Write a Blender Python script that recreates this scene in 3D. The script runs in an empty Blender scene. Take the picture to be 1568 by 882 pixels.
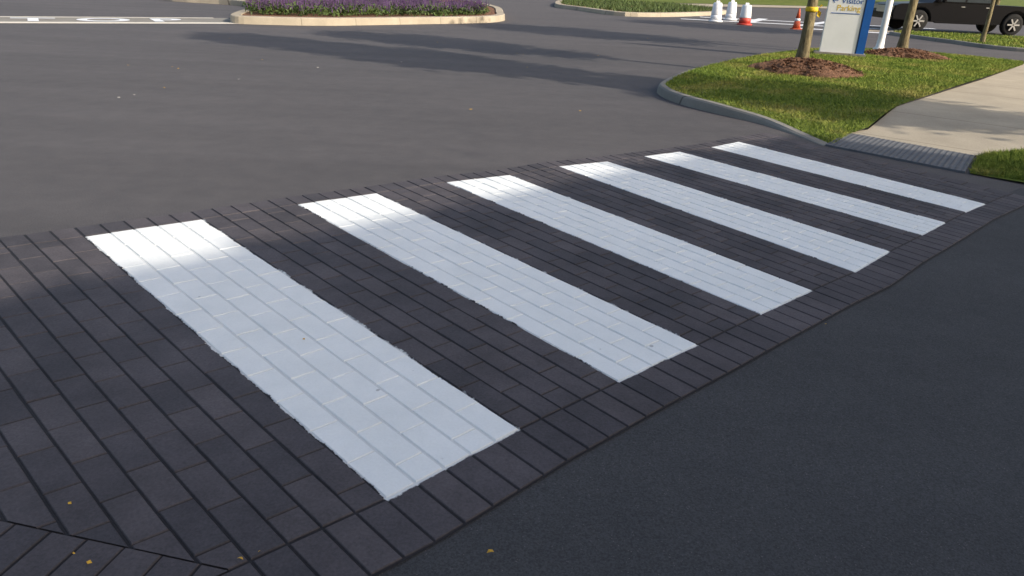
import bpy, bmesh, math, random
import numpy as np
from mathutils import Matrix, Vector
random.seed(7); rng=np.random.default_rng(7)
scene=bpy.context.scene
scene.view_settings.view_transform='Standard'
try: scene.view_settings.look='None'
except Exception: pass
scene.view_settings.exposure=0
COL=scene.collection
# ------------------------------------------------------------ helpers
def empty(name,loc=(0,0,0),rz=0):
    o=bpy.data.objects.new(name,None); COL.objects.link(o); o.location=loc; o.rotation_euler=(0,0,rz); return o
def obj(name,verts,faces,mat=None,parent=None,smooth=False):
    me=bpy.data.meshes.new(name); me.from_pydata([tuple(v) for v in verts],[],[tuple(f) for f in faces]); me.update()
    o=bpy.data.objects.new(name,me); COL.objects.link(o)
    if mat: me.materials.append(mat)
    if parent: o.parent=parent
    if smooth:
        for p in me.polygons: p.use_smooth=True
    return o
def from_bm(name,bm,mat=None,parent=None,smooth=False):
    me=bpy.data.meshes.new(name); bm.normal_update(); bm.to_mesh(me); bm.free()
    o=bpy.data.objects.new(name,me); COL.objects.link(o)
    if mat: me.materials.append(mat)
    if parent: o.parent=parent
    if smooth:
        for p in me.polygons: p.use_smooth=True
    return o
def box(name,c,s,mat,parent=None,bev=0.0,rz=0):
    bm=bmesh.new(); bmesh.ops.create_cube(bm,size=1)
    bmesh.ops.scale(bm,vec=s,verts=bm.verts)
    if bev>0: bmesh.ops.bevel(bm,geom=bm.edges[:],offset=bev,segments=2,affect='EDGES')
    bmesh.ops.rotate(bm,cent=(0,0,0),matrix=Matrix.Rotation(rz,3,'Z'),verts=bm.verts)
    bmesh.ops.translate(bm,vec=c,verts=bm.verts)
    return from_bm(name,bm,mat,parent)
def lathe(name,prof,mat,parent=None,seg=24,loc=(0,0,0),axis='Z',smooth=True):
    v=[];f=[]
    for r,z in prof:
        for i in range(seg):
            a=2*math.pi*i/seg
            p=(r*math.cos(a),r*math.sin(a),z)
            if axis=='Y': p=(p[0],p[2],p[1])
            v.append((p[0]+loc[0],p[1]+loc[1],p[2]+loc[2]))
    n=len(prof)
    for k in range(n-1):
        for i in range(seg):
            j=(i+1)%seg; f.append((k*seg+i,k*seg+j,(k+1)*seg+j,(k+1)*seg+i))
    f.append(tuple(range(seg))[::-1]); f.append(tuple(range((n-1)*seg,n*seg)))
    return obj(name,v,f,mat,parent,smooth)
def inpoly(x,y,poly):
    c=np.zeros(len(x),bool); n=len(poly); j=n-1
    for i in range(n):
        xi,yi=poly[i]; xj,yj=poly[j]
        if yi!=yj:
            c^=((yi>y)!=(yj>y))&(x<(xj-xi)*(y-yi)/(yj-yi)+xi)
        j=i
    return c
def smoothpts(pts,n=6,closed=False):
    out=[];N=len(pts)
    rngi=range(N) if closed else range(N-1)
    for i in rngi:
        g=lambda k: Vector(pts[k%N]) if closed else Vector(pts[min(max(k,0),N-1)])
        p0,p1,p2,p3=g(i-1),g(i),g(i+1),g(i+2)
        for k in range(n):
            t=k/n
            out.append(tuple(0.5*((2*p1)+(-p0+p2)*t+(2*p0-5*p1+4*p2-p3)*t*t+(-p0+3*p1-3*p2+p3)*t**3)))
    if not closed: out.append(tuple(pts[-1]))
    return out
def sheet(name,poly,z,mat,parent=None,cuts=0,zf=None):
    bm=bmesh.new(); vs=[bm.verts.new((x,y,0)) for x,y in poly]
    fc=bm.faces.new(vs); bmesh.ops.triangulate(bm,faces=[fc])
    for _ in range(cuts): bmesh.ops.subdivide_edges(bm,edges=bm.edges[:],cuts=1,use_grid_fill=True)
    for v in bm.verts: v.co.z = zf(v.co.x,v.co.y) if zf else z
    bmesh.ops.recalc_face_normals(bm,faces=bm.faces)
    bm.normal_update()
    if sum(f.normal.z for f in bm.faces)<0: bmesh.ops.reverse_faces(bm,faces=bm.faces)
    return from_bm(name,bm,mat,parent)
# ------------------------------------------------------------ materials
class NT:
    def __init__(s,name):
        s.m=bpy.data.materials.new(name); s.m.use_nodes=True; s.t=s.m.node_tree; s.b=s.t.nodes['Principled BSDF']
    def n(s,typ,**k):
        nd=s.t.nodes.new(typ)
        for a,b in k.items(): setattr(nd,a,b)
        return nd
    def l(s,a,b): s.t.links.new(a,b)
    def coord(s,kind='Object'):
        return s.n('ShaderNodeTexCoord').outputs[kind]
    def noise(s,scale,detail=4,rough=.6,vec=None):
        nd=s.n('ShaderNodeTexNoise'); nd.inputs['Scale'].default_value=scale; nd.inputs['Detail'].default_value=detail; nd.inputs['Roughness'].default_value=rough
        s.l(vec if vec else s.coord(),nd.inputs['Vector']); return nd.outputs['Fac']
    def ramp(s,fac,stops):
        r=s.n('ShaderNodeValToRGB'); s.l(fac,r.inputs[0]); e=r.color_ramp.elements
        while len(e)<len(stops): e.new(.5)
        for i,(p,c) in enumerate(stops):
            e[i].position=p; e[i].color=(c,c,c,1) if not hasattr(c,'__len__') else (*c,1)
        return r.outputs[0]
    def math(s,op,a,b=None,clamp=False):
        m=s.n('ShaderNodeMath',operation=op,use_clamp=clamp)
        for i,x in enumerate((a,b)):
            if x is None: continue
            if isinstance(x,(int,float)): m.inputs[i].default_value=x
            else: s.l(x,m.inputs[i])
        return m.outputs[0]
    def mix(s,fac,a,b,mode='MIX'):
        m=s.n('ShaderNodeMix',data_type='RGBA',blend_type=mode)
        for i,x in ((0,fac),(6,a),(7,b)):
            if isinstance(x,(int,float)): m.inputs[i].default_value=x
            elif isinstance(x,tuple): m.inputs[i].default_value=(*x,1)
            else: s.l(x,m.inputs[i])
        return m.outputs[2]
    def bump(s,h,st=.3,dist=.01):
        b=s.n('ShaderNodeBump'); b.inputs['Strength'].default_value=st; b.inputs['Distance'].default_value=dist
        s.l(h,b.inputs['Height']); s.l(b.outputs[0],s.b.inputs['Normal'])
    def base(s,c,rough=.8,spec=.3):
        if isinstance(c,tuple): s.b.inputs['Base Color'].default_value=(*c,1)
        else: s.l(c,s.b.inputs['Base Color'])
        s.b.inputs['Roughness'].default_value=rough; s.b.inputs['Specular IOR Level'].default_value=spec
        return s.m
def simple(name,c,rough=.7,spec=.3,var=.25,scale=6,metal=0):
    m=NT(name); f=m.noise(scale)
    lo=tuple(x*(1-var) for x in c); hi=tuple(min(1,x*(1+var)) for x in c)
    r=m.base(m.ramp(f,[(.3,lo),(.7,hi)]),rough,spec); m.b.inputs['Metallic'].default_value=metal
    return r
def asphalt_mat(name,k,spkl,tint=(1,1,1)):
    m=NT(name); co=m.coord(); T=lambda r,g,b:(r*k*tint[0],g*k*tint[1],b*k*tint[2])
    big=m.noise(.35,5,.6,co); mid=m.noise(4,5,.7,co); fine=m.noise(140,3,.7,co); grain=m.noise(420,2,.8,co)
    a=m.ramp(big,[(.3,T(.054,.050,.051)),(.7,T(.070,.064,.064))])
    a=m.mix(.4,a,m.ramp(mid,[(.3,T(.046,.043,.044)),(.7,T(.080,.073,.072))]))
    a=m.mix(1,a,m.ramp(fine,[(.35,.66),(.62,1.27)]),'MULTIPLY')
    v=m.n('ShaderNodeTexVoronoi'); v.inputs['Scale'].default_value=95; m.l(co,v.inputs['Vector'])
    spk=m.ramp(v.outputs['Distance'],[(.12,1),(.24,0)])
    sel=m.ramp(m.noise(30,2,.5,co),[(.50,0),(.64,1)])
    a=m.mix(m.math('MULTIPLY',m.math('MULTIPLY',spk,sel),spkl),a,(.22,.20,.19))
    mp=m.n('ShaderNodeMapping'); mp.inputs['Rotation'].default_value=(0,0,math.radians(-43)); mp.inputs['Scale'].default_value=(.12,1.1,1); m.l(co,mp.inputs[0])
    tr=m.noise(1.0,4,.6,mp.outputs[0])
    a=m.mix(1,a,m.ramp(tr,[(.3,.88),(.7,1.1)]),'MULTIPLY')
    m.bump(m.math('ADD',fine,m.math('MULTIPLY',grain,.6)),.6,.004)
    return m.base(a,.80,.3)
M_ASPH=asphalt_mat('asphalt_sunlit_tone',1.45,.3); M_ASPHN=asphalt_mat('asphalt_shaded_tone',1.0,.6,(.93,1.02,1.06))  # two tones of one asphalt: sun and shade contrast put into the base colour
def concrete(name,c,joint=None):
    m=NT(name); co=m.coord(); f=m.noise(1.2,6,.65,co); g=m.noise(60,3,.7,co)
    a=m.ramp(f,[(.3,tuple(x*.82 for x in c)),(.7,tuple(x*1.12 for x in c))])
    a=m.mix(1,a,m.ramp(g,[(.3,.86),(.7,1.08)]),'MULTIPLY')
    h=g
    if joint:
        dx,dy,step=joint
        sp=m.n('ShaderNodeSeparateXYZ'); m.l(co,sp.inputs[0])
        u=m.math('ADD',m.math('MULTIPLY',sp.outputs[0],dx),m.math('MULTIPLY',sp.outputs[1],dy))
        q=m.math('PINGPONG',u,step/2)
        j=m.ramp(q,[(.004,0),(.012,1)])
        a=m.mix(1,a,m.ramp(j,[(0,.45),(1,1)]),'MULTIPLY')
        h=m.math('ADD',m.math('MULTIPLY',g,.2),j)
    m.bump(h,.3,.006)
    return m.base(a,.85,.25)
M_KERB=concrete('kerb_concrete',(.25,.235,.205),(.707,.707,1.8))
M_WALK=concrete('sidewalk_concrete',(.41,.355,.27),(.65,.76,1.55))
M_MULCH=NT('mulch'); _n=M_MULCH.noise(26,6,.8); M_MULCH.bump(_n,1,.05); M_MULCH=M_MULCH.base(M_MULCH.ramp(_n,[(.3,(.08,.042,.026)),(.5,(.22,.12,.075)),(.72,(.36,.21,.135))]),.95,.1)
def grass_mat(name,k=1.0):
    m=NT(name); co=m.coord('Object'); a=m.noise(1.1,5,.65,co); b=m.noise(22,3,.7,co)
    c=m.ramp(a,[(.3,(.065*k,.105*k,.016*k)),(.52,(.12*k,.150*k,.026*k)),(.72,(.22*k,.185*k,.06*k))])
    c=m.mix(1,c,m.ramp(b,[(.3,.72),(.7,1.22)]),'MULTIPLY')
    return m.base(c,.8,.15)
M_SOIL=grass_mat('lawn_base',1.05); M_BLADE=grass_mat('grass_blades',1.6)
M_BARK=NT('bark'); _v=M_BARK.n('ShaderNodeMapping'); _v.inputs['Scale'].default_value=(1,1,.22); M_BARK.l(M_BARK.coord(),_v.inputs[0])
_n=M_BARK.noise(28,5,.75,_v.outputs[0]); M_BARK.bump(_n,.9,.03); M_BARK=M_BARK.base(M_BARK.ramp(_n,[(.3,(.07,.055,.03)),(.55,(.21,.175,.10)),(.75,(.32,.28,.17))]),.9,.15)
def leaf_mat(name,c):
    m=NT(name); a=m.noise(1.6,3,.6)
    m.base(m.ramp(a,[(.3,tuple(x*.55 for x in c)),(.7,tuple(x*1.4 for x in c))]),.6,.3); return m.m
M_LEAF=leaf_mat('tree_leaves',(.05,.095,.022))
M_PLANT=leaf_mat('plant_leaves',(.065,.10,.025))
M_PURPLE=leaf_mat('flower_spikes',(.15,.09,.185))
M_WHITE=simple('white_enamel',(.78,.79,.80),.45,.4,.04,3)
M_CREAM=simple('road_paint_cream',(.66,.61,.52),.75,.2,.15,9)
M_RED=simple('red_plastic',(.50,.06,.04),.5,.4,.1)
M_ORANGE=simple('cone_orange',(.55,.10,.04),.5,.4,.1)
M_BLUE=simple('blue_enamel',(.015,.10,.36),.4,.4,.08)
M_YEL=simple('yellow_ribbon',(.75,.52,.03),.6,.3,.15,12)
# ------------------------------------------------------------ ground + road
obj('ground',[(-400,-400,-.012),(400,-400,-.012),(400,400,-.012),(-400,400,-.012)],[(0,1,2,3)],M_SOIL)
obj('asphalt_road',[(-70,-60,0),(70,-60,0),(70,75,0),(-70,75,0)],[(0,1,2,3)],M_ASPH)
sheet('shaded_lane_sheet',[(-30,-20),(-3.2,2.4),(-1.2,1.95),(-.75,1.75),(-.33,1.98),(.9,3.2),(2.45,4.6),(3.8,5.9),(4.5,6.5),(6.0,6.6),(30,4),(40,-50),(-30,-50)],.004,M_ASPHN)  # darker sheet, shade over the near lane painted into its colour
# ------------------------------------------------------------ stamped brick crosswalk
NEAR=[(-.38,1.93),(.05,2.36),(.47,2.75),(.89,3.13),(1.30,3.51),(1.70,3.87),(2.07,4.19),(2.47,4.60),(2.87,4.98),(3.21,5.31),(3.53,5.62),(3.84,5.89)]
FAR=[(-2.62,4.22),(-2.07,4.64),(-1.56,5.06),(-1.06,5.43),(-.57,5.83),(-.06,6.15),(.37,6.53),(.84,6.81),(1.22,7.09),(1.62,7.37),(2.0,7.65),(2.38,8.0)]
ST=.56
def line(P,s,dl,dr):
    if s<0: return Vector(P[0])+Vector(dl)*s
    if s>=ST*11: return Vector(P[-1])+Vector(dr)*(s-ST*11)
    k=int(s/ST); t=s/ST-k
    return Vector(P[k]).lerp(Vector(P[k+1]),t)
def XW(s,w):
    a=line(NEAR,s,(.76,.66),(.60,.52)); b=line(FAR,s,(.95,.72),(.75,.6))
    return a+(b-a)*(w/3.0)
bv=[];bf=[];buv=[];brnd=[]
ZT=.013; ZG=.0082
def cell(s0,s1,w0,w1,fn=XW,uvoff=None,g=.0026,gw=None):
    gw=g if gw is None else gw
    j=lambda: random.uniform(-.0014,.0014)
    s0+=g+j(); s1-=g+j(); w0+=gw+j()*.6; w1-=gw+j()*.6
    if s1-s0<.02 or w1-w0<.02: return
    c=.0042; n=len(bv); r=random.random(); dz=random.uniform(-.0012,.0012)
    ring=[(s0,w0),(s1,w0),(s1,w1),(s0,w1)]
    ring2=[(s0+c,w0+c),(s1-c,w0+c),(s1-c,w1-c),(s0+c,w1-c)]
    for q,z in ((ring,ZG-.001),(ring2,ZT+dz)):
        for s,w in q:
            p=fn(s,w); bv.append((p.x,p.y,z)); 
    for i in range(4):
        k=(i+1)%4; bf.append((n+i,n+k,n+4+k,n+4+i))
    bf.append((n+4,n+5,n+6,n+7))
    uu=ring+ring2
    for s,w in uu: buv.append((s,w) if uvoff is None else uvoff(s,w))
    brnd.extend([r]*8)
S0=-2.8; S1=6.72; B=ST/5
r=int(S0/B)-1
while r*B<S1-.01:
    s=r*B
    off=(r%2)*.12+random.uniform(-.02,.02)
    w=-.24+off; ws=[0]
    while True:
        w+=.24
        if w>2.93: break
        if w>.05: ws.append(w+random.uniform(-.006,.006))
    ws.append(3.0)
    for a,b in zip(ws[:-1],ws[1:]): cell(s,s+B,a,b,gw=.0012)
    cell(s,s+B,-.245,-.004)      # near soldier course
    cell(s,s+B,3.004,3.20)        # far soldier course
    r+=1
for k in range(15): cell(S1,S1+.2,-.245+k*.2297,-.245+(k+1)*.2297)
me=bpy.data.meshes.new('bricks'); me.from_pydata(bv,[],bf); me.update()
uvl=me.uv_layers.new(name='UVMap'); li=np.zeros(len(me.loops),int); me.loops.foreach_get('vertex_index',li)
uvl.data.foreach_set('uv',np.array(buv)[li].ravel())
at=me.attributes.new('rnd','FLOAT','POINT'); at.data.foreach_set('value',brnd)
# the left end of the field is cut along the angled end course; the near soldier course runs on
LA=Vector((-.95,1.635)); LD=Vector((-.978,.206)).normalized(); LN=Vector((-LD.y,LD.x))
if LN.y>0: LN=-LN       # LN points to the near side
NA=XW(-.3,-.002); NB=XW(-1.6,-.002); ND=(NB-NA).normalized(); NNn=Vector((-ND.y,ND.x))
if (XW(-.6,1)-XW(-.6,0)).dot(NNn)<0: NNn=-NNn   # NNn points into the field
fieldside=lambda p:(Vector((p.x,p.y))-NA).dot(NNn)
bm=bmesh.new(); bm.from_mesh(me)
bmesh.ops.bisect_plane(bm,geom=[f for f in bm.faces if fieldside(f.calc_center_median())>0]+[e for e in bm.edges]+[v for v in bm.verts],plane_co=(LA.x,LA.y,0),plane_no=(LN.x,LN.y,0))
kill=[f for f in bm.faces if (Vector(f.calc_center_median()[:2])-LA).dot(LN)>0 and f.calc_center_median().x<-.5 and fieldside(f.calc_center_median())>0]
bmesh.ops.delete(bm,geom=kill,context='FACES')
bm.to_mesh(me); bm.free()
def brick_mat():
    m=NT('stamped_brick_and_paint'); uv=m.n('ShaderNodeUVMap'); uv.uv_map='UVMap'
    sp=m.n('ShaderNodeSeparateXYZ'); m.l(uv.outputs[0],sp.inputs[0])
    co=m.coord()
    w1=m.math('MULTIPLY',m.math('SUBTRACT',m.noise(5,3,.6,co),.5),.04)
    w2=m.math('MULTIPLY',m.math('SUBTRACT',m.noise(55,3,.6,co),.5),.018)
    wob=m.math('ADD',w1,w2)
    s=m.math('ADD',sp.outputs[0],wob)
    d=m.math('SUBTRACT',ST/2,m.math('ABSOLUTE',m.math('SUBTRACT',m.math('FLOORED_MODULO',s,2*ST),ST/2)))
    e=.004
    def st(x): # smooth step of signed dist
        return m.math('ADD',m.math('MULTIPLY',x,1/(2*e)),.5,True)
    k=st(d)
    k=m.math('MULTIPLY',k,st(m.math('ADD',s,.02)))
    k=m.math('MULTIPLY',k,st(m.math('SUBTRACT',11*ST+.02,s)))
    w=m.math('ADD',sp.outputs[1],wob)
    k=m.math('MULTIPLY',k,st(m.math('ADD',w,.008)))
    k=m.math('MULTIPLY',k,st(m.math('SUBTRACT',3.0,w)))
    a=m.n('ShaderNodeAttribute'); a.attribute_name='rnd'
    br=m.ramp(a.outputs['Fac'],[(0,(.060,.054,.059)),(.5,(.074,.065,.070)),(1,(.090,.078,.082))])
    n1=m.noise(3,5,.7,co); n2=m.noise(90,4,.75,co); n3=m.noise(.9,4,.6,co)
    br=m.mix(1,br,m.ramp(n1,[(.3,.78),(.7,1.25)]),'MULTIPLY')
    br=m.mix(1,br,m.ramp(n3,[(.35,.85),(.65,1.15)]),'MULTIPLY')
    br=m.mix(1,br,m.ramp(n2,[(.3,.76),(.7,1.24)]),'MULTIPLY')
    ge=m.n('ShaderNodeNewGeometry'); gs=m.n('ShaderNodeSeparateXYZ'); m.l(ge.outputs['Position'],gs.inputs[0])
    groove=m.ramp(m.math('MULTIPLY',m.math('SUBTRACT',gs.outputs[2],.008),1/.004,True),[(0,.35),(.9,1)])
    br=m.mix(1,br,groove,'MULTIPLY')
    wt=m.ramp(n1,[(.3,(.80,.82,.80)),(.7,(.885,.90,.88))])
    wt=m.mix(1,wt,m.ramp(n2,[(.3,.955),(.7,1.02)]),'MULTIPLY')
    wt=m.mix(1,wt,m.ramp(groove,[(.35,.84),(1,1)]),'MULTIPLY')
    sk=m.ramp(m.noise(16,2,.4,co),[(.77,0),(.79,1)])
    wt=m.mix(m.math('MULTIPLY',sk,.6),wt,(.3,.3,.3))
    c=m.mix(k,br,wt)
    m.bump(m.math('ADD',n2,m.math('MULTIPLY',m.noise(25,4,.7,co),1.0)),.4,.004)
    return m.base(c,.72,.3)
M_BRICK=brick_mat(); me.materials.append(M_BRICK)
cw=empty('brick_crosswalk')
o=bpy.data.objects.new('bricks',me); COL.objects.link(o); o.parent=cw
# joint bed under the bricks, same paint coordinates
gv=[];gf=[];gu=[]
ss=np.arange(S0-.1,S1+.2,.14); wsx=[-.25,0,1,2,3,3.205]
for s in ss:
    for w in wsx:
        p=XW(s,w); gv.append((p.x,p.y,ZG)); gu.append((s,w))
nw=len(wsx)
for i in range(len(ss)-1):
    for j in range(nw-1): gf.append((i*nw+j,(i+1)*nw+j,(i+1)*nw+j+1,i*nw+j+1))
g=obj('joint_bed',gv,gf,M_BRICK,cw)
ul=g.data.uv_layers.new(name='UVMap'); li=np.zeros(len(g.data.loops),int); g.data.loops.foreach_get('vertex_index',li)
ul.data.foreach_set('uv',np.array(gu)[li].ravel())
# angled end course: soldier bricks + further rows
bv=[];bf=[];buv=[];brnd=[]
def EC(s,w):
    return LA+LD*s+LN*w
for rr,(wa,wb) in enumerate(((-.001,.2),(.2,.4),(.4,.6))):
    x=-.35+.06*(rr%2)
    while x<3.2:
        cell(x,x+.125,wa,wb,EC,lambda s,w:(-5,-5)); x+=.125
me2=bpy.data.meshes.new('end_course'); me2.from_pydata(bv,[],bf); me2.update()
ul=me2.uv_layers.new(name='UVMap'); ul.data.foreach_set('uv',np.full(len(me2.loops)*2,-5.0))
at=me2.attributes.new('rnd','FLOAT','POINT'); at.data.foreach_set('value',brnd)
bm=bmesh.new(); bm.from_mesh(me2)
bmesh.ops.bisect_plane(bm,geom=bm.verts[:]+bm.edges[:]+bm.faces[:],plane_co=(NA.x,NA.y,0),plane_no=(-NNn.x,-NNn.y,0),clear_outer=True)
bm.to_mesh(me2); bm.free()
me2.materials.append(M_BRICK); o=bpy.data.objects.new('end_course',me2); COL.objects.link(o); o.parent=cw
# ------------------------------------------------------------ islands / kerbs / lawns
def kerb(name,pts,h,width,mat,parent=None,closed=False,hf=None,inner_side=1):
    n=len(pts); P=[Vector(p) for p in pts]; v=[];f=[];inner=[]
    for i in range(n):
        a=P[(i-1)%n] if (closed or i>0) else P[i]; b=P[(i+1)%n] if (closed or i<n-1) else P[i]
        t=(b-a).normalized(); nn=Vector((-t.y,t.x))*inner_side
        hh=hf(P[i].x,P[i].y) if hf else h
        prof=[(0,-.01),(.012,hh*.55),(.02,hh-.02*min(1,hh/.06)),(.04,hh),(width,hh+.002),(width+.002,hh-.03)]
        for d,z in prof: 
            q=P[i]+nn*d; v.append((q.x,q.y,z))
        q=P[i]+nn*width; inner.append((q.x,q.y))
    m=6
    for i in range(n if closed else n-1):
        j=(i+1)%n
        for k in range(m-1):
            fc=(i*m+k,j*m+k,j*m+k+1,i*m+k+1)
            f.append(fc if inner_side>0 else fc[::-1])
    obj(name,v,f,mat,parent); return inner
def blades(name,poly,count,zf,h=(.03,.07),w=.006,mat=None,parent=None,lean=.5,excl=None):
    xs=[p[0] for p in poly]; ys=[p[1] for p in poly]
    x=rng.uniform(min(xs),max(xs),count*3); y=rng.uniform(min(ys),max(ys),count*3)
    k=inpoly(x,y,poly)
    if excl is not None:
        for cx,cy,r in excl: k&=((x-cx)**2+(y-cy)**2)>r*r*rng.uniform(.8,1.05,len(x))
    x=x[k][:count]; y=y[k][:count]; n=len(x)
    z=np.array([zf(a,b) for a,b in zip(x,y)])
    a=rng.uniform(0,2*np.pi,n); hh=rng.uniform(*h,n); l=rng.normal(0,lean,(n,2))*hh[:,None]
    dx=np.cos(a)*w; dy=np.sin(a)*w
    V=np.zeros((n,3,3)); V[:,0]=np.c_[x-dx,y-dy,z-.005]; V[:,1]=np.c_[x+dx,y+dy,z-.005]; V[:,2]=np.c_[x+l[:,0],y+l[:,1],z+hh]
    F=np.arange(n*3).reshape(n,3)
    return obj(name,V.reshape(-1,3).tolist(),F.tolist(),mat or M_BLADE,parent)
def sst(t): t=min(1,max(0,t)); return t*t*(3-2*t)
def zisl(x,y): return .012+.112*sst((y-8.0)/2.2)
isl_pts=smoothpts([(3.30,8.02),(3.17,8.60),(2.96,9.22),(2.60,9.78),(2.24,10.45),(2.07,11.2),(2.2,12.0),(3.09,13.93),(5.0,16.8),(6.6,19.0),(7.4,19.9),(8.7,20.5),(10.2,20.5),(11.3,19.7),(12.1,18.7)],5)
isl=empty('traffic_island')
inner=kerb('kerb',isl_pts,.13,.12,M_KERB,isl,hf=zisl,inner_side=-1)
lawn_poly=inner+[(11.5,17.8),(8.4,14.1),(5.18,10.40),(4.2,9.0),(3.80,8.62)]
zl=lambda x,y: zisl(x,y)-.004
def zl2(x,y):
    return zl(x,y)+.06*math.exp(-((x-6)**2+(y-15)**2)/8)
sheet('lawn',lawn_poly,0,M_SOIL,isl,5,zl2)
MUL=[(5.2,14.0,.98),(9.2,18.7,1.0)]
blades('lawn_grass',lawn_poly,75000,zl2,(.02,.045),.007,parent=isl,excl=MUL,lean=.8)
def mound(name,cx,cy,r,z0,hh,parent):
    v=[];f=[];R=14;A=48
    for i in range(R+1):
        for a in range(A):
            t=i/R; an=2*math.pi*a/A; rr=r*t*(1+.10*math.sin(3*an+cx)+.07*math.sin(7*an))
            z=z0+hh*(1-t*t)+random.uniform(-.018,.018)*(t<.97)-(.01 if t>.97 else 0)
            v.append((cx+rr*math.cos(an),cy+rr*math.sin(an),z))
    for i in range(R):
        for a in range(A):
            b=(a+1)%A; f.append((i*A+a,(i+1)*A+a,(i+1)*A+b,i*A+b))
    o=obj(name,v,f,M_MULCH,parent)
    n=1500; V=[];F=[]
    for i in range(n):
        an=random.uniform(0,6.283); t=math.sqrt(random.random())*1.05; rr=r*t
        x=cx+rr*math.cos(an); y=cy+rr*math.sin(an); z=z0+hh*max(0,1-t*t)+.012
        d=Vector((random.gauss(0,1),random.gauss(0,1),random.gauss(0,.35))).normalized()*random.uniform(.015,.05)
        e=d.cross(Vector((0,0,1))).normalized()*random.uniform(.006,.014)+Vector((0,0,random.uniform(-.01,.01)))
        c=Vector((x,y,z)); k=len(V)
        V+= [c-d-e,c+d-e,c+d+e,c-d+e]; F.append((k,k+1,k+2,k+3))
    obj(name+'_chips',V,F,M_MULCH,parent)
mound('mulch_ring',5.2,14.0,.95,zl2(5.2,14.0)-.01,.20,isl)
mound('mulch_ring_b',9.2,18.7,.95,zl2(9.2,18.7)-.01,.16,isl)
# sidewalk
sw_poly=[(3.86,8.78),(4.2,9.0),(5.18,10.40),(8.4,14.1),(11.5,17.8),(12.1,18.7),(14.6,17.0),(11.5,12.8),(8.5,10.0),(6.9,8.7),(5.9,8.12),(5.2,7.93),(4.81,7.79)]
sheet('sidewalk',sw_poly,0,M_WALK,None,4,lambda x,y: .018+.095*sst((( x-4.35)*.65+(y-8.3)*.76)/2.2))
# tactile pad
M_PAD=simple('tactile_slate',(.13,.135,.145),.75,.3,.15,12)
pad=empty('tactile_paving')
pc=[Vector((3.33,8.03)),Vector((4.28,7.0)),Vector((4.81,7.78)),Vector((3.88,8.78))]
obj('pad_plate',[(p.x,p.y,z) for z in (.0,.02) for p in pc],[(4,5,6,7),(0,1,5,4),(1,2,6,5),(2,3,7,6),(3,0,4,7)],M_PAD,pad)
V=[];F=[]
nu,nv=24,16
for i in range(nu):
    for j in range(nv):
        u=(i+.5)/nu; w=(j+.5)/nv
        p=pc[0].lerp(pc[1],u).lerp(pc[3].lerp(pc[2],u),w); k=len(V)
        for r_,z_ in ((.016,.0195),(.011,.0255)):
            for a in range(8): V.append((p.x+r_*math.cos(a*math.pi/4),p.y+r_*math.sin(a*math.pi/4),z_))
        for a in range(8):
            b=(a+1)%8; F.append((k+a,k+b,k+8+b,k+8+a))
        F.append(tuple(range(k+8,k+16)))
obj('domes',V,F,M_PAD,pad)
# corner lawn at the right
cor=empty('corner_lawn')
cp=smoothpts([(4.32,6.98),(4.84,7.74),(5.2,7.9),(5.9,8.1),(6.9,8.65),(8.5,9.95),(11.5,12.7)],4)+[(16,11),(12,4.5),(8.2,4.2),(6.2,5.3),(5.0,6.3)]
zc=lambda x,y:.012+.09*sst(((x-4.3)*.8-(y-7.0)*.1)/1.6)
sheet('lawn',cp,0,M_SOIL,cor,4,zc)
blades('lawn_grass',[p for p in cp if p[0]<8]+[(8,9.6),(8,4.3)],60000,zc,(.025,.055),.005,parent=cor,lean=.7)
# planter island with purple salvia
pl=empty('planter_island')
pp=smoothpts([(-8.0,21.35),(-7.2,21.25),(-5.5,21.9),(-3.4,23.9),(-1.45,25.9),(-.75,27.4),(-.75,29.5),(-1.3,35),(-4,41),(-12,42),(-17,36),(-14.5,31.4),(-11.2,30.0),(-9.4,27.5),(-8.5,23)],5,True)
inn=kerb('kerb',pp,.2,.30,M_WALK,pl,closed=True,inner_side=1)
sheet('planting_bed',inn,.17,M_MULCH,pl)
def plants(name,poly,n,parent):
    x=rng.uniform(min(p[0] for p in poly),max(p[0] for p in poly),n*6); y=rng.uniform(min(p[1] for p in poly),max(p[1] for p in poly),n*6)
    k=inpoly(x,y,poly); x=x[k][:n]; y=y[k][:n]
    V=[];F=[];V2=[];F2=[]
    for a,b in zip(x,y):
        hs=random.uniform(.7,1.25)
        for q in range(16):
            an=random.uniform(0,6.283); rr=random.uniform(.02,.2); z=.17+random.uniform(.03,.28)*hs
            c=Vector((a+rr*math.cos(an),b+rr*math.sin(an),z)); d=Vector((random.gauss(0,1),random.gauss(0,1),random.gauss(.6,.8))).normalized()*.06
            e=Vector((random.gauss(0,1),random.gauss(0,1),random.gauss(0,1))).normalized()*.025
            k=len(V); V+=[c-d,c+e,c+d,c-e]; F.append((k,k+1,k+2,k+3))
        for q in range(random.randint(1,6)):
            an=random.uniform(0,6.283); rr=random.uniform(.0,.18); c=Vector((a+rr*math.cos(an),b+rr*math.sin(an),.17+random.uniform(.16,.26)*hs))
            t=c+Vector((random.gauss(0,.03),random.gauss(0,.03),random.uniform(.10,.22)*hs))
            for s in (Vector((.012,0,0)),Vector((0,.012,0))):
                k=len(V2); V2+=[c-s,c+s,t+s*.3,t-s*.3]; F2.append((k,k+1,k+2,k+3))
    obj(name+'_leaves',V,F,M_PLANT,parent); obj(name+'_flowers',V2,F2,M_PURPLE,parent)
sal=empty('salvia_plants')
plants('salvia',[(-8.6,24.2),(-7.6,22.3),(-5.8,22.8),(-3.7,24.6),(-1.9,26.4),(-1.3,27.8),(-1.5,30),(-5,31),(-8.8,27.5)],1200,sal)
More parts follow.
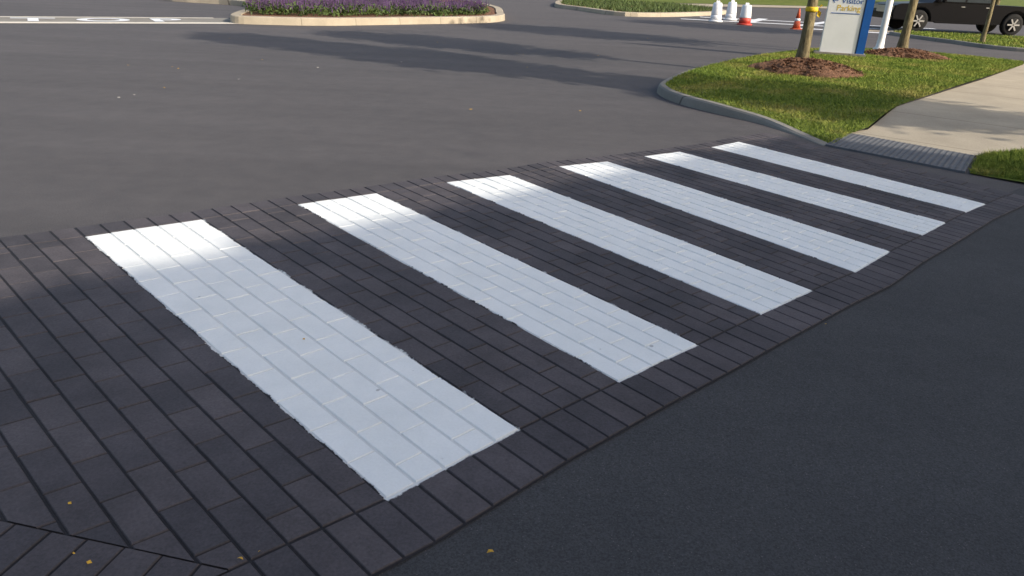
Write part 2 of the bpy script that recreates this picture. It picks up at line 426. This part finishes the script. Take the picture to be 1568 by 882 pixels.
# painted lettering + lines top left
mk=empty('road_marking')
D=Vector((4.95,3.12)).normalized(); Nn=Vector((-D.y,D.x)); A0=Vector((-12.31,18.21))
def strip(name,a,b,w0,w1,z,mat,par):
    q=[A0+D*a+Nn*w0,A0+D*b+Nn*w0,A0+D*b+Nn*w1,A0+D*a+Nn*w1]
    return obj(name,[(p.x,p.y,z) for p in q],[(0,1,2,3)],mat,par)
strip('stop_line',-9,5.7,0,.5,.008,M_CREAM,mk)
strip('concrete_band',-9,5.6,.45,2.3,.004,M_KERB,mk)
strip('upper_line',-9,5.2,2.1,2.35,.008,M_CREAM,mk)
# ------------------------------------------------------------ text helper
def text(name,body,size,mat,parent,loc,rot,ext=.001,off=0):
    cu=bpy.data.curves.new(name,'FONT'); cu.body=body; cu.size=size; cu.extrude=ext; cu.align_x='CENTER'; cu.offset=off
    o=bpy.data.objects.new(name,cu); COL.objects.link(o); cu.materials.append(mat); o.parent=parent; o.location=loc; o.rotation_euler=rot; return o
p=A0+D*1.6+Nn*.75
text('lettering','S T O P',1.6,M_WHITE,mk,(p.x,p.y,.009),(0,0,math.atan2(D.y,D.x)),0,.04)
# far kerbed islands and walks
f1=empty('far_island')
fp=smoothpts([(1.6,42.0),(2.6,38.5),(4.45,34.7),(7.7,37.2),(11,43),(9,50),(3,50)],5,True)
inn=kerb('kerb',fp,.17,.35,M_WALK,f1,closed=True); sheet('planting_bed',inn,.15,M_MULCH,f1)
blades('grass_tufts',[p for p in inn],9000,lambda x,y:.15,(.05,.22),.02,M_PLANT,f1)
wk=sheet('far_sidewalk',[(7.4,47.5),(13.2,53),(19.5,57.5),(30,64),(30,68),(18,61),(11,56),(5,50.5)],.03,M_WALK)
sheet('far_lawn',[(-70,72),(-20,60),(5,52),(11,57),(18,62),(32,69),(70,60),(70,120),(-70,120)],.02,M_SOIL)
# white hatch lines near the drums
hm=empty('parking_marking')
for i,(a,b,wd) in enumerate([((6.9,34.6),(16.5,33.2),.5),((8.3,37.2),(18.6,35.6),.5),((10.9,31.2),(14.6,30.2),.6),((11.6,33.0),(14.6,37.8),.45),((9.6,33.8),(11.6,38.2),.45)]):
    a=Vector(a);b=Vector(b);n_=(b-a).normalized(); n_=Vector((-n_.y,n_.x))*wd*.5
    obj('line_%d'%i,[(*(a-n_),.004+.004*(i>2)),(*(b-n_),.004+.004*(i>2)),(*(b+n_),.004+.004*(i>2)),(*(a+n_),.004+.004*(i>2))],[(0,1,2,3)],M_WHITE,hm)
# right-hand far lawn
rl=empty('roadside_lawn')
rp=smoothpts([(13.7,29.2),(14.2,26),(14.9,23.6),(19,22.2),(32,21),(32,30.0),(19.5,30.2),(15,30.6)],4,True)
inn=kerb('kerb',rp,.11,.15,M_KERB,rl,closed=True)
ok=sheet('lawn',inn,.105,M_SOIL,rl); blades('lawn_grass',inn,40000,lambda x,y:.105,(.03,.07),.014,parent=rl)
strip2=sheet('parking_apron',[(13.5,31.2),(34,30.8),(34,31.6),(13.5,32.0)],.005,M_WALK)
# ------------------------------------------------------------ trees
def tube(path,rad,seg=10):
    v=[];f=[]
    for i,(p,r) in enumerate(zip(path,rad)):
        a=path[max(i-1,0)]; b=path[min(i+1,len(path)-1)]; t=(b-a).normalized()
        x=t.cross(Vector((.3,.9,.1))).normalized(); y=t.cross(x)
        for k in range(seg):
            an=2*math.pi*k/seg; rr=r*(1+.08*math.sin(3*an+i)); v.append(p+x*rr*math.cos(an)+y*rr*math.sin(an))
    for i in range(len(path)-1):
        for k in range(seg):
            j=(k+1)%seg; f.append((i*seg+k,i*seg+j,(i+1)*seg+j,(i+1)*seg+k))
    return v,f
def tree(name,loc,trunk_h,crown_c,crown_r,crown_h,rad,nleaf=7000,leaf=.11,ribbon=None,seed=1):
    rd=random.Random(seed); root=empty(name,loc); V=[];F=[]
    def add(path,r):
        v,f=tube(path,r); o=len(V); V.extend(v); F.extend([tuple(i+o for i in q) for q in f])
    n=12; top=crown_c+crown_h*.6
    path=[Vector((.05*math.sin(i*.8+seed)*(i/n),.05*math.cos(i*.9+seed)*(i/n),-.05+(top+.05)*(i/n)**1.0)) for i in range(n+1)]
    path.insert(1,Vector((0,0,.08))); path.insert(2,Vector((0,0,.25)))
    path.sort(key=lambda p:p.z)
    rr=[rad*(1.0-.8*p.z/top)*(1+ .45*math.exp(-max(p.z,0)/.10)) for p in path]
    add(path,rr)
    cl=[]
    for i in range(16):
        z0=trunk_h+(top-trunk_h)*rd.random()*.8; a=rd.uniform(0,6.283)
        zz=crown_c+crown_h*rd.uniform(-.8,.85); s=math.sqrt(max(.05,1-((zz-crown_c)/crown_h)**2))
        e=Vector((math.cos(a)*crown_r*.85*s,math.sin(a)*crown_r*.85*s,max(zz,z0+.2))); s0=Vector((0,0,z0)); mid=s0.lerp(e,.5)+Vector((0,0,.15))
        add([s0,s0.lerp(mid,.5),mid,mid.lerp(e,.5),e],[rad*.34,rad*.28,rad*.2,rad*.13,rad*.05]); cl.append(e)
    for i in range(60):
        while True:
            q=Vector((rd.uniform(-1,1),rd.uniform(-1,1),rd.uniform(-1,1)))
            if .25<q.length<1: break
        cl.append(Vector((q.x*crown_r,q.y*crown_r,crown_c+q.z*crown_h)))
    obj('trunk_and_limbs',V,F,M_BARK,root,True)
    V=[];F=[]
    for i in range(nleaf):
        c=rd.choice(cl); q=Vector((rd.gauss(0,1),rd.gauss(0,1),rd.gauss(0,1)))*(.18*crown_r)
        p=c+q; d=Vector((rd.gauss(0,1),rd.gauss(0,1),rd.gauss(0,1))).normalized(); e=d.orthogonal().normalized()
        d*=leaf*rd.uniform(.6,1.2); e*=leaf*.6
        k=len(V); V+=[p-d,p+e,p+d,p-e]; F.append((k,k+1,k+2,k+3))
    obj('foliage',V,F,M_LEAF,root)
    if ribbon:
        z=ribbon; R_=rad*(1-.8*z/top)+.012
        lathe('ribbon',[(R_,z-.04),(R_+.008,z-.02),(R_+.006,z+.02),(R_,z+.04)],M_YEL,root,16)
        obj('ribbon_tail',[(R_,-.03,z),(R_+.06,-.06,z-.05),(R_+.06,-.02,z-.14),(R_+.0,-.03,z-.11),(R_,-.06,z+.02),(R_+.05,-.09,z+.07),(R_+.02,-.09,z+.09)],[(0,1,2,3),(4,5,6)],M_YEL,root)
    return root
ZI=.12
tree('street_tree',(5.18,14.3,ZI+.15),2.1,4.0,1.1,1.8,.105,6500,ribbon=.93,seed=3)
tree('street_tree',(9.3,19.1,ZI+.12),2.3,4.4,1.6,1.9,.11,6000,ribbon=1.5,seed=5)
tree('street_tree',(15.0,25.6,.1),2.2,4.3,1.6,2.0,.07,5000,seed=8)
tree('street_tree',(10.3,7.7,.1),3.4,7.5,1.05,3.4,.2,10000,.13,seed=11)
tree('street_tree',(12.4,6.1,.1),3.2,4.9,1.15,1.25,.14,6500,.12,seed=13)  # unseen small tree added to shade the grass tip and sidewalk
# unseen trees added in front of the building to roughen its shade edge
for i,(t,zc_,r_) in enumerate([(2,4.7,2.2),(7,4.9,2.3),(12,4.6,2.2),(17,4.9,2.3),(23,4.7,2.3)]):
    tree('shade_edge_tree',(15.6-.75*t,.5-.66*t,0),2.0,zc_,r_,2.1,.2,6000,.17,seed=20+i)
# distant trees
for i,(x,y) in enumerate([(-45,95),(-22,98),(4,96),(28,92),(52,88),(56,64)]):
    tree('background_tree',(x,y,0),3,7.5,5.5,5,.3,3000,.6,seed=40+i)
# ------------------------------------------------------------ unseen building added to cast the near shade (behind the viewer, right)
bld=empty('shade_caster_building')
M_WALLB=NT('brick_wall'); bt=M_WALLB.n('ShaderNodeTexBrick'); bt.inputs['Scale'].default_value=4; bt.inputs['Color1'].default_value=(.38,.26,.18,1); bt.inputs['Color2'].default_value=(.33,.22,.15,1); bt.inputs['Mortar'].default_value=(.4,.38,.34,1)
M_WALLB.l(M_WALLB.coord(),bt.inputs['Vector']); M_WALLB=M_WALLB.base(bt.outputs['Color'],.9,.2)
M_GLASS=simple('window_glass',(.03,.04,.05),.08,.6,.1)
BA=Vector((16.85,.62)); BD=Vector((-14.9,-13.65)).normalized(); BN=Vector((-BD.y,BD.x)) # left normal
if BN.x<0: BN=-BN
HB=8.25; LB=34; DB=12
ang=math.atan2(BD.y,BD.x); cc=BA+BD*LB/2+BN*DB/2
bb=box('walls',(cc.x,cc.y,HB/2),(LB,DB,HB),M_WALLB,bld,0,ang)
bb2=box('parapet_cap',(cc.x,cc.y,HB+.06),(LB+.2,DB+.2,.12),M_KERB,bld,0,ang)
for fl in range(2):
    for i in range(11):
        q=BA+BD*(1.8+i*3)-BN*.02
        box('window_%d_%d'%(fl,i),(q.x,q.y,2+fl*3.6),(1.6,.10,1.8),M_GLASS,bld,0,ang)
        box('sill_%d_%d'%(fl,i),(q.x,q.y,1.02+fl*3.6),(1.8,.22,.12),M_KERB,bld,0,ang)
# ------------------------------------------------------------ sign
sg=empty('visitor_parking_sign',(7.30,17.9,ZI),math.radians(-18))
box('panel',(-.06,0,1.25),(.76,.22,2.5),M_WHITE,sg,.01)
box('blue_post',(.42,0,1.27),(.17,.26,2.54),M_BLUE,sg,.008)
box('plinth',(0,0,.03),(1.1,.4,.1),M_KERB,sg,.01)
text('label_top','\u2190 Visitor',.17,M_BLUE,sg,(-.05,-.113,1.13),(math.pi/2,0,0))
text('label_bottom','Parking',.17,M_YEL,sg,(.0,-.113,.98),(math.pi/2,0,0))
box('label_bar',(-.05,-.113,.92),(.6,.004,.015),M_BLUE,sg)
# white pole with lamp head
lp=empty('lamp_post',(9.2,20.1,ZI))
lathe('pole',[(.15,0),(.15,.05),(.10,.08),(.085,.3),(.07,4.6),(.06,4.7)],M_WHITE,lp,20)
box('arm',(-.45,0,4.62),(.9,.06,.06),M_WHITE,lp,.01); box('lamp_head',(-1.0,0,4.6),(.5,.22,.1),M_WHITE,lp,.03)
# drums and cones
def drum(name,loc,base):
    r=empty(name,loc)
    lathe('base',[(.30,0),(.30,.05),(.24,.07)],base,r); lathe('body_low',[(.235,.07),(.225,.27)],base,r)
    lathe('body',[(.22,.27),(.225,.30),(.205,.5),(.20,.52),(.185,.72),(.15,.76)],M_WHITE,r)
    box('handle',(0,0,.80),(.16,.04,.08),M_WHITE,r,.015)
drum('traffic_drum',(8.16,33.5,0),M_WHITE); drum('traffic_drum',(8.95,31.9,0),M_RED)
drum('traffic_drum',(9.3,35.5,0),M_WHITE)
cn=empty('traffic_cone',(10.55,30.4,0))
box('base',(0,0,.02),(.36,.36,.04),M_ORANGE,cn,.01)
lathe('cone_low',[(.15,.04),(.105,.30)],M_ORANGE,cn); lathe('reflective_band',[(.107,.30),(.09,.40)],M_WHITE,cn); lathe('cone_top',[(.089,.40),(.03,.74),(.02,.75)],M_ORANGE,cn)
# ------------------------------------------------------------ pickup truck
tk=empty('pickup_truck',(18.1,33.4,0),0)
M_BLK=simple('black_car_paint',(.005,.005,.007),.3,.15,.1)
M_TYRE=simple('tyre_rubber',(.018,.018,.018),.85,.2,.2); M_RIM=simple('alloy_rim',(.45,.45,.47),.3,.5,.08,3,.8); M_RLAMP=simple('tail_lamp',(.4,.02,.02),.2,.5,.05)
def arch(cx,r,z0,n=10): 
    return [(cx-r*math.cos(math.pi*i/n),z0+r*math.sin(math.pi*i/n)) for i in range(n+1)]
WX=1.95; wr=.42
out=[(-3.02,.45)]+[(-WX-.52,.42)]+arch(-WX,.50,.45)+[(-WX+.52,.40),(WX-.52,.40)]+arch(WX,.50,.45)+[(WX+.52,.42),(2.85,.48),(2.92,.7),(2.9,1.12),(.95,1.14),(-1.35,1.14),(-2.75,1.06),(-3.0,.98),(-3.05,.7)]
def extr(name,pr,y0,y1,mat,bev=.03):
    bm=bmesh.new(); a=[bm.verts.new((x,y0,z)) for x,z in pr]; f=bm.faces.new(a)
    g=bmesh.ops.extrude_face_region(bm,geom=[f]); bmesh.ops.translate(bm,vec=(0,y1-y0,0),verts=[e for e in g['geom'] if isinstance(e,bmesh.types.BMVert)])
    bmesh.ops.recalc_face_normals(bm,faces=bm.faces)
    if bev: bmesh.ops.bevel(bm,geom=[e for e in bm.edges if abs(e.verts[0].co.y-e.verts[1].co.y)<1e-5],offset=bev,segments=2,affect='EDGES')
    bmesh.ops.triangulate(bm,faces=[f for f in bm.faces if len(f.verts)>8])
    return from_bm(name,bm,mat,tk)
extr('body',out,-.98,.98,M_BLK)
extr('cab',[(-1.45,1.12),(-.75,1.78),(-.5,1.84),(.7,1.84),(.95,1.78),(1.15,1.12)],-.84,.84,M_BLK,.05)
for s in (-1,1):
    y=s*.845
    obj('front_window',[(-1.15,y,1.2),(-.70,y,1.72),(-.15,y,1.74),(-.15,y,1.2)],[(0,1,2,3)],M_GLASS,tk)
    obj('rear_window',[(-.07,y,1.2),(-.07,y,1.74),(.72,y,1.73),(.92,y,1.2)],[(0,1,2,3)],M_GLASS,tk)
    box('mirror',(-1.1,s*1.05,1.25),(.12,.22,.18),M_BLK,tk,.03)
    box('step_bar',(0,s*1.0,.40),(2.6,.10,.06),M_BLK,tk,.02)
    box('door_handle',(-.25,s*.985,1.02),(.16,.03,.03),M_RIM,tk,.008); box('door_handle_rear',(.75,s*.985,1.02),(.16,.03,.03),M_RIM,tk,.008)
    for x in (-WX,WX):
        lathe('tyre',[(.30,-.12),(.40,-.13),(wr,-.09),(wr,.09),(.40,.13),(.30,.12)],M_TYRE,tk,28,(x,s*.86,wr),'Y')
        lathe('rim',[(.27,-.145),(.255,-.13),(.23,-.11),(.06,-.135),(.02,-.14)] if s<0 else [(.02,.14),(.06,.135),(.23,.11),(.255,.13),(.27,.145)],M_TYRE,tk,24,(x,s*.86,wr),'Y')
        for k in range(6):
            a=k*math.pi/3; bx=box('spoke',(0,0,0),(.22,.02,.06),M_RIM,tk,.005)
            bx.location=(x+.14*math.cos(a),s*1.015,wr+.14*math.sin(a)); bx.rotation_euler=(0,-a,0)
    box('headlamp',(-3.0,s*.75,.88),(.1,.35,.18),M_RIM,tk,.02); box('tail_lamp',(2.9,s*.88,.9),(.06,.16,.35),M_RLAMP,tk,.02)
box('grille',(-3.04,0,.82),(.06,1.1,.26),M_RIM,tk,.02); box('front_bumper',(-3.05,0,.56),(.2,1.9,.2),M_BLK,tk,.04); box('rear_bumper',(2.95,0,.56),(.2,1.9,.18),M_RIM,tk,.04)
# ------------------------------------------------------------ fallen leaves / specks
M_FL=simple('dry_leaf',(.60,.36,.05),.7,.2,.3,30)
V=[];F=[]
def leafat(x,y,s,z=.018):
    a=random.uniform(0,6.28); k=len(V); c=Vector((x,y,z))
    for i,(r_,h_) in enumerate(((1,.004),(.55,.009),(.9,.002),(.5,.007),(.8,.004))):
        an=a+i*1.2566; V.append(c+Vector((math.cos(an)*s*r_,math.sin(an)*s*r_*.7,h_)))
    F.append(tuple(range(k,k+5)))
for x,y,s in [(-.03,1.70,.014),(-1.16,1.59,.012),(-.745,1.63,.011),(-.60,9.24,.04),(-1.35,1.83,.010),(-.94,2.99,.010),(-.7,1.66,.006),(-1.22,1.62,.006),(1.6,3.4,.007)]: leafat(x,y,s)
for i in range(30): leafat(rng.uniform(-9,8),rng.uniform(8,24),.025,.004)
obj('fallen_leaves',V,F,M_FL)
V=[];F=[]
for x,y,s in [(-4.88,9.08,.03),(-4.8,9.3,.022),(-4.1,11,.03),(-3.4,12.7,.03),(-2.2,14,.025)]: leafat(x,y,s,.003)
obj('paint_specks',V,F,M_CREAM)
# ------------------------------------------------------------ light
el=math.radians(28); sd=Vector((.866*math.cos(el),-.5*math.cos(el),math.sin(el)))
su=bpy.data.lights.new('sun','SUN'); su.energy=5.0; su.angle=math.radians(.55); su.color=(1,.91,.78)
so=bpy.data.objects.new('sun',su); COL.objects.link(so); so.rotation_euler=(-sd).to_track_quat('-Z','Y').to_euler(); so.location=(30,-20,30)
wd=bpy.data.worlds.new('World'); scene.world=wd; wd.use_nodes=True; nt=wd.node_tree
sk=nt.nodes.new('ShaderNodeTexSky'); sk.sky_type='NISHITA'; sk.sun_disc=False; sk.sun_elevation=el; sk.sun_rotation=math.radians(120); sk.air_density=1; sk.dust_density=3.5; sk.ozone_density=.5
nt.links.new(sk.outputs[0],nt.nodes['Background'].inputs[0]); nt.nodes['Background'].inputs[1].default_value=.21
# ------------------------------------------------------------ camera
cam=bpy.data.cameras.new('camera'); co=bpy.data.objects.new('camera',cam); COL.objects.link(co); scene.camera=co
cam.sensor_width=36; cam.lens=36*1130/1568; cam.clip_start=.05; cam.clip_end=1500
R=Matrix.Rotation(math.pi/2-math.radians(23.17),3,'X')@Matrix.Rotation(math.radians(2.5),3,'Z')
co.matrix_world=Matrix.Translation((0,0,1.6))@R.to_4x4()
